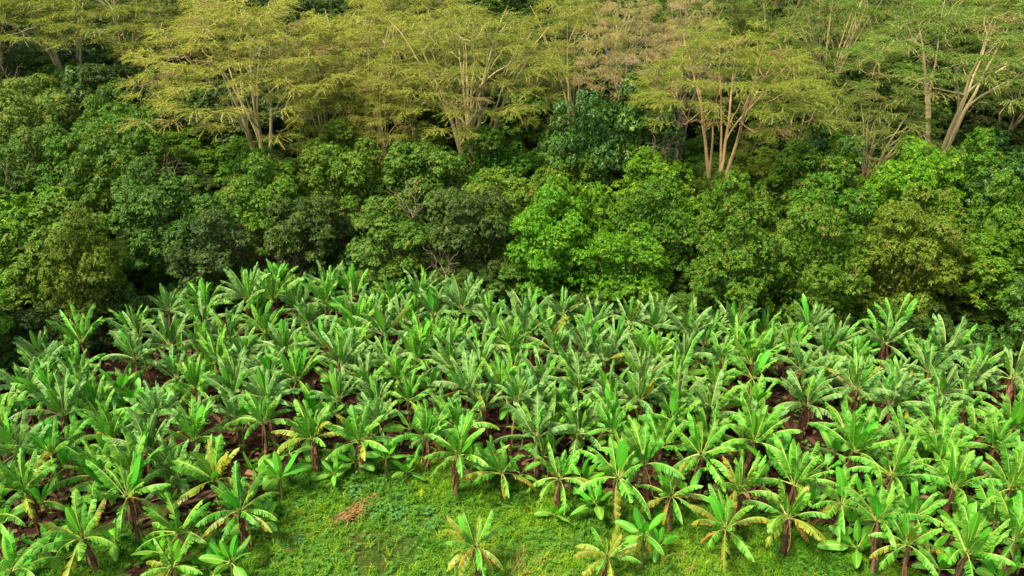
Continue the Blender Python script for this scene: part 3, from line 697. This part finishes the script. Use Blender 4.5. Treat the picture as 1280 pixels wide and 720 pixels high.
bspec = [  # seed, R, z0, z1, leafL, leafW, dens
    (301, 3.3, .6, 8.4, .30, .052, 1.0), (302, 3.0, .5, 8.0, .28, .050, 1.0), (303, 3.6, .9, 8.8, .32, .056, .95), (304, 2.7, .5, 7.6, .27, .050, 1.0),
    (305, 3.4, .6, 8.2, .30, .055, 1.0), (306, 3.1, .8, 8.6, .34, .060, .9), (307, 3.8, .7, 8.0, .26, .048, 1.05)]
CROWN = {}
for i, (sd_, R, z0, z1, lL, lW, dn) in enumerate(bspec):
    S, lobes = broad_crown(sd_, R, z0, z1, lL, lW, dn); T = broad_trunk(sd_, R, z0, z1, lobes)
    BL.append((S, T.mesh('trunk', [M['bark_brown']], True), R, z1))
def crown_mesh(i, kind):
    if (i, kind) not in CROWN: CROWN[(i, kind)] = BL[i][0].mesh('crown', [G[kind]])
    return CROWN[(i, kind)]
TR = random.Random(5); TREES = []
def broadleaf(x, y, H, R, kind, i=None, label=None):
    i = TR.randrange(len(BL)) if i is None else i
    root = bpy.data.objects.new('broadleaf_tree', None); link(root); root.location = (x, y, gz(x, y) - .03)
    root.rotation_euler.z = TR.random() * 6.28
    c = bpy.data.objects.new('crown', crown_mesh(i, kind)); link(c, root)
    t = bpy.data.objects.new('trunk', BL[i][1]); link(t, root)
    s = (R / BL[i][2], R / BL[i][2] * TR.uniform(.9, 1.1), H / BL[i][3]); c.scale = s; t.scale = s
    TREES.append(dict(o=root, x=x, y=y, H=H, kind=kind, label=label)); return root

# which kind of foliage shows where in the canopy (picture position of a crown's upper part)
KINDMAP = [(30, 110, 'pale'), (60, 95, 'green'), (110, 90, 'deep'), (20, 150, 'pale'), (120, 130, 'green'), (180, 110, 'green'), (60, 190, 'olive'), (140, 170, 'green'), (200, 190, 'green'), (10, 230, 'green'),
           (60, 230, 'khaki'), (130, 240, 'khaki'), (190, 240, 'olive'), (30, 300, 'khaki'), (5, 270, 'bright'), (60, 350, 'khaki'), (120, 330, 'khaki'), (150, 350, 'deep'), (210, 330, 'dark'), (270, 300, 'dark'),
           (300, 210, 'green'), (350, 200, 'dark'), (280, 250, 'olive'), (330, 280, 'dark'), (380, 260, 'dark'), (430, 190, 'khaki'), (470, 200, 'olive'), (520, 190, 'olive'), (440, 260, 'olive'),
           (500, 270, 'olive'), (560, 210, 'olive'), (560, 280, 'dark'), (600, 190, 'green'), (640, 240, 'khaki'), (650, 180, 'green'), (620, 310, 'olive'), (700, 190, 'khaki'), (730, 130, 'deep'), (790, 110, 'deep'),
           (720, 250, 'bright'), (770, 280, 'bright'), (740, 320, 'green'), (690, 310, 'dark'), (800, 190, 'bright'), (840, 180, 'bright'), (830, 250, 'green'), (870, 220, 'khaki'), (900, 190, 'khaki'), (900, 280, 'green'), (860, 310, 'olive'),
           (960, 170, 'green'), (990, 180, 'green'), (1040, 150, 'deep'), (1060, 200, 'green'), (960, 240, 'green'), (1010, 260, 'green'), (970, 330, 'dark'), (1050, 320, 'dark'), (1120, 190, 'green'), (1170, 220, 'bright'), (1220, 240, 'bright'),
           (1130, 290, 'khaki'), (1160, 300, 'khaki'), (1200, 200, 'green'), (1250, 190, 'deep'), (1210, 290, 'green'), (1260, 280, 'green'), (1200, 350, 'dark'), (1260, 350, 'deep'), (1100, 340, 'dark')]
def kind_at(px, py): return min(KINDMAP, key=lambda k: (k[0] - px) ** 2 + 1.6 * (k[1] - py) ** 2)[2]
SKYLINE = [(-200, 105), (0, 72), (60, 68), (110, 55), (150, 72), (200, 115), (240, 148), (330, 160), (380, 145), (420, 142), (500, 146), (600, 134), (660, 120), (700, 125), (860, 138), (885, 196), (930, 212), (950, 165),
           (1050, 135), (1100, 150), (1200, 146), (1280, 160), (1500, 175)]
def cap_height(x, y, H):
    for _ in range(30):
        px, py, _f = proj(x, y, H)
        if py >= np.interp(px, [a for a, _ in SKYLINE], [b for _, b in SKYLINE]) + TR.uniform(-4, 14): break
        H -= .25
    return H
for r_ in range(12):
    x = -56.0 + (r_ % 2) * 2.4
    while x < 58:
        x += TR.uniform(5.0, 6.4)
        y = forest_y(x) + 3.6 + r_ * 5.2 + TR.gauss(0, .9)
        px0 = proj(x, y, 8)[0]
        lim = 61 if px0 > 190 else (92 if px0 < 120 else 74)
        if y > lim: continue
        if px0 < -140 or px0 > 1420: continue
        H = cap_height(x, y, TR.uniform(7.2, 9.8) + min(r_, 3) * .5)
        px, py, _ = proj(x, y, H * .8)
        # keep the canopy line where the picture has it
        R = TR.uniform(2.7, 4.0)
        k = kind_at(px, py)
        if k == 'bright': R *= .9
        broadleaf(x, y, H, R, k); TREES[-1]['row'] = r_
print('broadleaf', len(TREES))
# the taller glossy trees rising from the canopy at the centre
for (px, top, y, R, kd, lab) in [(800, 92, 62, 4.2, 'deep', 'tall glossy dark green tree rising above the canopy right of the centre'), (730, 112, 60, 3.4, 'deep', 'glossy green tree tucked against the left side of the tall dark one'), (1040, 142, 60, 3.2, 'deep', 'round glossy green tree between the open fever tree and the low green one')]:
    x = ray(px, top)[0] * y / ray(px, top)[1]; broadleaf(x, y, height_for(y, top), R, kd); TREES[-1]['tall'] = lab
# dark forest behind the fever trees
for r_ in range(7):
    x = -70.0 - 14 * max(0, r_ - 2)
    while x < 72 + 14 * max(0, r_ - 2):
        x += TR.uniform(6, 8) + 1.5 * (r_ > 3); y = 80 + r_ * 9 + TR.gauss(0, 1.5)
        px0 = proj(x, y, 8)[0]
        if px0 < -90 or px0 > 1370 or (px0 < 130 and y < 90): continue
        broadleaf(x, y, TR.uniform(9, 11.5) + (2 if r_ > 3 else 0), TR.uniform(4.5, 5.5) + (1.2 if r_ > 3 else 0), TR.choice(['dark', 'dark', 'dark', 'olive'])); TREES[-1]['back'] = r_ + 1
# low bushes along the edge of the forest
x = -34.0
while x < 36:
    x += TR.uniform(1.45, 2.3); y = forest_y(x) + TR.uniform(1.2, 3.6)
    if not -60 < proj(x, y, 1)[0] < 1340: continue
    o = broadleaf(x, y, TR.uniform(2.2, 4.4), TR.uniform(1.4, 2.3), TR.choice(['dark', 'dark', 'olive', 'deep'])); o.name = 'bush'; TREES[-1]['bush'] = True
# low shrubs under them
BARE_MESH = []
for sd_ in range(3):
    rg = np.random.RandomState(900 + sd_); S = Quads()
    for k in range(5):
        a = rg.rand() * 6.28; p = np.cumsum(np.concatenate([[[0, 0, 0]], unit(np.array([math.cos(a) * .6, math.sin(a) * .6, .9]) + rg.normal(0, .25, (6, 3))) * .38]), 0)
        S.add(tube_quads(p, np.linspace(.045, .010, 7), 5))
        for j in range(2, 7):
            q = np.cumsum(np.concatenate([[p[j]], unit(rg.normal(0, .6, 3) + [math.cos(a) * .5, math.sin(a) * .5, .6] + rg.normal(0, .2, (4, 3))) * .22]), 0)
            S.add(tube_quads(q, np.linspace(.025, .008, 5), 4))
    BARE_MESH.append(S.mesh('bare_branch', [M['bark_brown']]))
for tr in TREES:
    if tr['kind'] in ('khaki', 'pale', 'bright', 'olive') and TR.random() < .28 and not tr.get('shrub'):
        o = bpy.data.objects.new('bare_branch', TR.choice(BARE_MESH)); link(o, tr['o'])
        a = TR.random() * 6.28; o.location = (math.cos(a) * 1.5, math.sin(a) * 1.5, tr['H'] * .80); o.rotation_euler.z = TR.random() * 6; tr['bare'] = True
SHRUBS = []
for k in range(130):
    x = TR.uniform(-40, 50); y = TR.uniform(62, 78); px0 = proj(x, y, 2)[0]
    if px0 < 200 or px0 > 1380 or any((x - a) ** 2 + (y - b) ** 2 < 13 for a, b in SHRUBS): continue
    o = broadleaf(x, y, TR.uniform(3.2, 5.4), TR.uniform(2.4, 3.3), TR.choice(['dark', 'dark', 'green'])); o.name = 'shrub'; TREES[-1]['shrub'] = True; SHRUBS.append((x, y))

# ---------------------------------------------------------------- fever trees (flat topped acacias)
def fever_tree(seed, H, R, stems, pads, z_lo=.5, leaf_dens=1.0, lean=0.5):
    rng = np.random.RandomState(seed); T = Quads(); S = Quads()
    nodes_ = []                                  # candidate branching points (pos, radius)
    for k in range(stems):
        az = 6.28 * k / stems + rng.normal(0, .35); out = R * rng.uniform(.28, .62) * (0.35 if k == 0 else 1)
        ztop = H * rng.uniform(.80, .93)
        t = np.linspace(0, 1, 12)
        hor = out * (t ** 1.7); wob = np.cumsum(rng.normal(0, .10 if stems > 4 else .19, (12, 2)), 0) * t[:, None]
        b0 = np.array([math.cos(az), math.sin(az)]) * .22
        pts = np.stack([b0[0] + math.cos(az) * hor + wob[:, 0], b0[1] + math.sin(az) * hor + wob[:, 1], -.2 + t * (ztop + .2)], 1)
        rr = np.interp(t, [0, .1, .5, 1], [.38, .30, .17, .03])
        T.add(tube_quads(pts, rr, 8))
        for j in range(3, 12): nodes_.append((pts[j], rr[j]))
        # one big fork
        for f in range(2 if stems > 3 else 3):
            j = rng.randint(4, 8); a2 = az + rng.normal(0, 1.0); t2 = np.linspace(0, 1, 9); L2 = R * rng.uniform(.3, .75)
            p2 = pts[j] + np.stack([math.cos(a2) * L2 * t2 ** 1.25, math.sin(a2) * L2 * t2 ** 1.25, (H * (.90 - .14 * f) - pts[j][2]) * t2 ** .9], 1) + np.cumsum(rng.normal(0, .12, (9, 3)), 0) * t2[:, None]
            r2 = np.linspace(rr[j] * .7, .03, 9); T.add(tube_quads(p2, r2, 6))
            for q in range(2, 9): nodes_.append((p2[q], r2[q]))
    NP = np.array([a for a, _ in nodes_]); NR = np.array([b for _, b in nodes_])
    # foliage pads on an umbrella-shaped shell, in layers
    cent = []; tries = 0
    while len(cent) < pads and tries < 6000:
        tries += 1
        rr = R * math.sqrt(rng.rand()); a = rng.rand() * 6.28
        u = rr / R
        ztop = H * (1 - .30 * u ** 2.2)
        if u > .6: z = ztop - H * rng.rand() ** 1.3 * (.30 if z_lo < .6 else .12)
        else: z = ztop - H * (.12 * rng.rand() if rng.rand() < .75 else .4 * rng.rand())
        z = round(z / 1.25) * 1.25 + rng.normal(0, .16) - .05 * rr
        if z < H * z_lo: continue
        c = np.array([rr * math.cos(a), rr * math.sin(a), z])
        if all(np.linalg.norm((c - c2) * [1, 1, 2.2]) > 1.35 for c2 in cent): cent.append(c)
    cent.sort(key=lambda c: float(np.min(np.linalg.norm(c - NP, axis=1))))
    for c in cent:
        d = c - NP; hz = np.linalg.norm(d[:, :2], axis=1); cost = np.linalg.norm(d, axis=1) + np.clip(.55 * hz - d[:, 2], 0, 9) * 1.2 + np.where(d[:, 2] > 2.2 * hz + 1.5, 1.5, 0)
        j = int(np.argmin(cost)); a = NP[j]
        out = unit(np.array([c[0], c[1], 0]) + rng.normal(0, .6, 3) * [1, 1, 0])
        mid = a * .35 + c * .65 + np.array([0, 0, -.10 * np.linalg.norm(c - a)]) + rng.normal(0, .3, 3)
        t = np.linspace(0, 1, 7)[:, None]
        pts = a * (1 - t) ** 2 + 2 * mid * t * (1 - t) + c * t ** 2 + rng.normal(0, .04, (7, 3))
        r0 = min(NR[j] * .75, .075); T.add(tube_quads(pts, np.linspace(r0, .02, 7), 5))
        NP = np.concatenate([NP, pts[2:6]]); NR = np.concatenate([NR, np.linspace(r0, .02, 7)[2:6]])
        # fan of twigs
        ntw = int(30 * leaf_dens * rng.uniform(.6, 1.15)); pr = rng.uniform(1.2, 2.3)
        th = math.atan2(out[1], out[0]) + rng.uniform(-1.9, 1.9, ntw) * rng.uniform(.5, 1, ntw)
        ln = pr * rng.uniform(.55, 1.15, ntw); rise = rng.uniform(-.05, .30, ntw); sag = rng.uniform(.05, .25, ntw)
        hd = np.stack([np.cos(th), np.sin(th), np.zeros(ntw)], 1)
        st = c + rng.normal(0, .25, (ntw, 3)) * [1, 1, .3]
        tt = np.linspace(0, 1, 5)
        bend = np.stack([-hd[:, 1], hd[:, 0], hd[:, 2]], 1) * rng.normal(0, .22, (ntw, 1))
        P = st[:, None] + hd[:, None] * (ln[:, None] * tt)[..., None] + bend[:, None] * (tt ** 2)[None, :, None] + np.array([0, 0, 1]) * (rise[:, None] * tt - sag[:, None] * tt ** 2.5)[..., None] * ln[:, None, None]
        sv = unit(np.cross(hd, [0, 0, 1.0])) * .014
        q = np.stack([P[:, :-1] - sv[:, None], P[:, :-1] + sv[:, None], P[:, 1:] + sv[:, None], P[:, 1:] - sv[:, None]], 2).reshape(-1, 4, 3)
        S.add(q, var=.6, mi=1)
        K = int(22 * leaf_dens)
        tl = rng.rand(ntw, K) ** .8; i0 = np.minimum((tl * 4).astype(int), 3); f = tl * 4 - i0
        ar = np.arange(ntw)[:, None]
        pos = P[ar, i0] * (1 - f[..., None]) + P[ar, i0 + 1] * f[..., None] + rng.normal(0, .07, (ntw, K, 3)) * [1, 1, .4]
        sg = rng.choice([-1, 1], (ntw, K)) * rng.uniform(.12, .8, (ntw, K)); a2 = th[:, None] + sg
        d = np.stack([np.cos(a2), np.sin(a2), rng.normal(.05, .25, (ntw, K))], -1); l = rng.uniform(.10, .24, (ntw, K, 1))
        s_ = np.stack([-np.sin(a2), np.cos(a2), rng.normal(0, .5, (ntw, K))], -1) * .022
        e = pos + d * l; m_ = pos + d * l * .5
        q = np.stack([pos, m_ + s_, e, m_ - s_], 2).reshape(-1, 4, 3)
        padv = rng.uniform(-.2, .2) if rng.rand() > .07 else 2.0
        S.add(q, var=np.clip(.5 + padv + rng.normal(0, .17, len(q)), 0, .92 if padv < 1 else 1), mi=0)
    return S, T
FT = {}
def fever_mesh(i, kind, barkm):
    if ('s', i) not in FT:
        sp = [(401, 17, 10.5, 4, 210, .50), (402, 16, 8.5, 7, 165, .50), (403, 15, 8.5, 4, 150), (404, 16, 9.5, 3, 155), (405, 14, 7, 4, 110, .40), (406, 17, 9, 3, 120, .60), (407, 16, 8.5, 2, 105, .58)][i]
        FT[('s', i)] = fever_tree(*sp[:6]) + (sp[1], sp[2])
    S, T, H, R = FT[('s', i)]
    if (i, kind) not in FT: FT[(i, kind)] = S.mesh('crown', [A_[kind], M['twig_fever']])
    if ('t', i, barkm) not in FT: FT[('t', i, barkm)] = T.mesh('trunk', [M[barkm]], True)
    return FT[(i, kind)], FT[('t', i, barkm)], H, R
FEVER = []
def fever(px, top, y, wid_px, i, kind, barkm='bark_fever', rot=None, label=None):
    H = height_for(y, top); d = ray(px, top); x = d[0] * y / d[1]
    f = proj(x, y, H)[2]; R = wid_px / 2 / FPX * f
    c, t, H0, R0 = fever_mesh(i, kind, barkm)
    root = bpy.data.objects.new('fever_tree', None); link(root); root.location = (x, y, gz(x, y) - .02); root.rotation_euler.z = TR.random() * 6.28 if rot is None else rot
    g = gz(x, y)
    for nm, me in (('crown', c), ('trunk', t)):
        o = bpy.data.objects.new(nm, me); link(o, root); o.scale = (R / R0, R / R0, (H - g) / H0)
    FEVER.append(dict(o=root, x=x, y=y, kind=kind, n=len(FEVER))); return root
for a in [
    # px, row of the crown's top, depth, crown width in px, variant, foliage, bark
    (298, -8, 65, 300, 0, 'gold'), (450, 8, 69, 190, 2, 'gold'), (585, 0, 66, 240, 1, 'gold'), (510, -30, 82, 200, 0, 'gold'),
    (400, 85, 63, 90, 4, 'lime'), (478, 98, 62, 95, 4, 'gold'),
    (718, -12, 76, 150, 6, 'gold'), (795, -12, 67, 135, 6, 'pink', 'bark_grey'), (868, 0, 72, 100, 4, 'pink', 'bark_grey'),
    (925, 20, 58.0, 230, 5, 'lime', 'bark_warm'), (1010, 88, 64, 120, 4, 'lime'), (1055, -25, 80, 150, 1, 'green'), (1226, -12, 66, 260, 5, 'green'), (1110, 108, 63, 140, 4, 'green'), (1290, 60, 76, 150, 3, 'green'),
    (45, -60, 88, 200, 5, 'lime'), (128, -60, 86, 190, 6, 'gold'), (-50, -50, 88, 200, 5, 'lime'), (205, -30, 90, 150, 1, 'gold'),
    (770, -45, 98, 150, 2, 'green'), (880, -45, 96, 150, 0, 'green'), (985, -45, 98, 150, 3, 'green'), (1140, -40, 94, 190, 0, 'green'), (1340, -40, 92, 220, 1, 'green'),
    (1250, -45, 98, 190, 2, 'lime'), (1420, -20, 72, 220, 0, 'green'), (-150, -30, 84, 220, 0, 'gold')]:
    fever(*a)

# bushes filling the open places at the foot of the forest
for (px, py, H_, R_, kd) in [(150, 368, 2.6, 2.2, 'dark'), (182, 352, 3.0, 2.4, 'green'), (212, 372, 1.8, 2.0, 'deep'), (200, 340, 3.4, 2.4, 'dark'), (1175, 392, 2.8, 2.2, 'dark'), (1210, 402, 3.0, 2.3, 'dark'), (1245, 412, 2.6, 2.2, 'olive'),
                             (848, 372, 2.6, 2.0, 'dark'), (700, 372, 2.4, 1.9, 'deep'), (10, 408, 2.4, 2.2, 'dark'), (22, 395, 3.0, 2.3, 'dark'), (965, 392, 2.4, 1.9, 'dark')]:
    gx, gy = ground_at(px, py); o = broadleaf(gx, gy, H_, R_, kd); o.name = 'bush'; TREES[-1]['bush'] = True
# ---------------------------------------------------------------- names for everything
def tag(o, label, cat, group):
    o['label'] = label; o['category'] = cat; o['group'] = group
def ordn(i):
    T_ = ['first', 'second', 'third', 'fourth', 'fifth', 'sixth', 'seventh', 'eighth', 'ninth', 'tenth', 'eleventh', 'twelfth', 'thirteenth', 'fourteenth', 'fifteenth', 'sixteenth', 'seventeenth', 'eighteenth', 'nineteenth', 'twentieth']
    if i < 20: return T_[i]
    if i >= 98: return 'hundredth'
    te = {2: 'twenty', 3: 'thirty', 4: 'forty', 5: 'fifty', 6: 'sixty', 7: 'seventy', 8: 'eighty', 9: 'ninety'}[(i + 1) // 10]
    return te[:-1] + 'ieth' if (i + 1) % 10 == 0 else te + '-' + T_[(i + 1) % 10 - 1]
def wipe(o):
    for ch in list(o.children): bpy.data.objects.remove(ch)
    bpy.data.objects.remove(o)
UNSEEN_B, UNSEEN_T, UNSEEN_F = {89, 90, 121, 122, 151, 152, 177, 205, 206, 232, 259, 260, 279, 293, 294}, {24, 46, 51, 52, 56, 100, 120, 141, 142, 143, 162, 163, 164, 167, 176, 179, 181, 182, 183, 184, 185, 186, 187, 188, 189, 190, 191, 192, 193, 194, 195, 196, 197, 198, 199, 200, 201, 202, 203, 204, 205, 238, 240, 242, 243, 249, 252, 254, 255, 256, 271, 272, 277, 280, 282}, set()
def sift(lst, unseen):                            # drop what stands wholly behind other things; keep what is merely outside the frame
    keep = []
    for i, b in enumerate(lst):
        b['seen'] = i not in unseen
        px = proj(b['x'], b['y'], 3)[0]; b['beyond'] = 'left' if px < 0 else 'right'
        if not b['seen'] and -15 < px < 1295 and proj(b['x'], b['y'], 3)[1] < 735: wipe(b['o'])
        else: keep.append(b)
    return keep
BAN, TREES, FEVER = sift(BAN, UNSEEN_B), sift(TREES, UNSEEN_T), sift(FEVER, UNSEEN_F)
GB, GS = 'banana plants of the plantation', 'banana suckers at the front of the field'
rows = {}
for b in BAN:
    if b.get('label'): tag(b['o'], b['label'], 'banana plant', GB)
    elif b.get('sucker'): rows.setdefault('s', []).append(b)
    elif not b['seen']: tag(b['o'], f"banana plant outside the picture beyond the {b['beyond']} end of the field", 'banana plant', GB)
    else: rows.setdefault(b['row'], []).append(b)
for k, lst in rows.items():
    lst.sort(key=lambda b: proj(b['x'], b['y'], 2)[0])
    for i, b in enumerate(lst):
        if k == 's':
            sz = 'tiny' if b['h'] < .55 else 'small'
            tag(b['o'], f"{sz} whole leaved banana sucker, {ordn(i)} from the left along the field's front edge", 'banana sucker', GS); b['o'].name = 'banana_sucker'; continue
        look = 'young whole leaved' if b['style'] == 'young' else (('tall' if b['h'] > 2.5 else 'low' if b['h'] < 1.8 else 'middling') + ' tattered')
        feat = 'with a golden leaf' if b['gold'] else ('with bright new leaf' if b['new'] else 'without bright leaf')
        rw = f"{ordn(k)} row from forest" if k else 'row against the forest'
        tag(b['o'], f"{look} banana plant {feat}, {ordn(i)} from left, {rw}", 'banana plant', GB)
HUE = {'olive': 'olive green', 'khaki': 'yellowish green', 'dark': 'dark green', 'bright': 'bright lime green', 'deep': 'glossy deep green', 'pale': 'greyish green', 'green': 'mid green'}
sets = {}
for b in TREES:
    z = 'bush' if b.get('bush') else 'shrub' if b.get('shrub') else f"back{b['back']}" if b.get('back') else 'tall' if b.get('tall') else b['row']
    if z == 'tall': tag(b['o'], b['tall'], 'tree', 'broadleaf trees of the forest belt'); continue
    b['o'].empty_display_size = .5
    if not b['seen'] and z not in ('bush', 'shrub') and not b.get('back'): tag(b['o'], f"broadleaf tree outside the picture beyond its {b['beyond']} edge", 'tree', 'broadleaf trees of the forest belt'); continue
    sets.setdefault(z, []).append(b)
PHR = {'bush': ('low bush', 'along the foot of the forest edge', 'bush', 'bushes along the forest edge'), 'shrub': ('round shrub', 'of those under the fever trees', 'shrub', 'shrubs under the fever trees'),
       **{f'back{q + 1}': ('shadowy tree', f'in the {ordn(q)} row behind the fever trees', 'tree', 'shadowy trees behind the fever trees') for q in range(7)}}
for z, lst in sets.items():
    lst.sort(key=lambda b: proj(b['x'], b['y'], b['H'] * .7)[0])
    for i, b in enumerate(lst):
        if z in PHR: n_, w_, c_, g_ = PHR[z]
        else:
            n_ = 'tree with bare twigs' if b.get('bare') else 'dense tree'; c_, g_ = 'tree', 'broadleaf trees of the forest belt'
            w_ = "in the forest's front row" if z == 0 else f"in the forest's {ordn(z)} row"
        tag(b['o'], f"{HUE[b['kind']]} {n_}, {ordn(i)} from the left {w_}", c_, g_)
        if z not in PHR: b['o'].name = 'broadleaf_tree'
FL = ['broad golden fever tree with the widest layered crown, left of the middle', 'narrow golden fever tree wedged between the two broad golden ones', 'golden fever tree with a vase of many upright trunks in the middle',
      'golden fever tree crown rising behind the many trunked one', 'low lime tinted fever tree at the right foot of the broad golden one', 'low golden fever tree at the left foot of the many trunked one',
      'open fever tree with bare slanting trunks above the glossy dark tree', 'dry pinkish brown fever tree with grey trunks at top right of middle', 'smaller dry pinkish fever tree right beside the grey trunked one',
      'open fever tree with forked warm brown trunks rooted among the canopy trees', 'low lime green fever tree spreading right of the forked open one', 'green fever tree standing back between the open one and the right hand giant',
      'big green fever tree with thick pale slanting trunks near the right edge', 'low green fever tree with sprawling twigs below the right hand giant', 'green fever tree with fanned stems at the far right edge',
      'tall fever tree with bare leaning trunk in the top left corner', 'golden fever tree with slim bare trunks beside the top left corner one']
rest = []
for i, b in enumerate(FEVER):
    j = b['n']
    if j < len(FL): tag(b['o'], FL[j], 'tree', 'fever trees behind the canopy')
    elif not b['seen']: tag(b['o'], f"fever tree outside the picture beyond its {b['beyond']} edge", 'tree', 'fever trees behind the canopy')
    else: rest.append(b)
rest.sort(key=lambda b: proj(b['x'], b['y'], 12)[0])
for i, b in enumerate(rest):
    tag(b['o'], f"{dict(gold='golden', lime='lime green', green='green', pink='dry pinkish')[b['kind']]} fever tree crown in the farthest row, {ordn(i)} from the left", 'tree', 'fever trees behind the canopy')
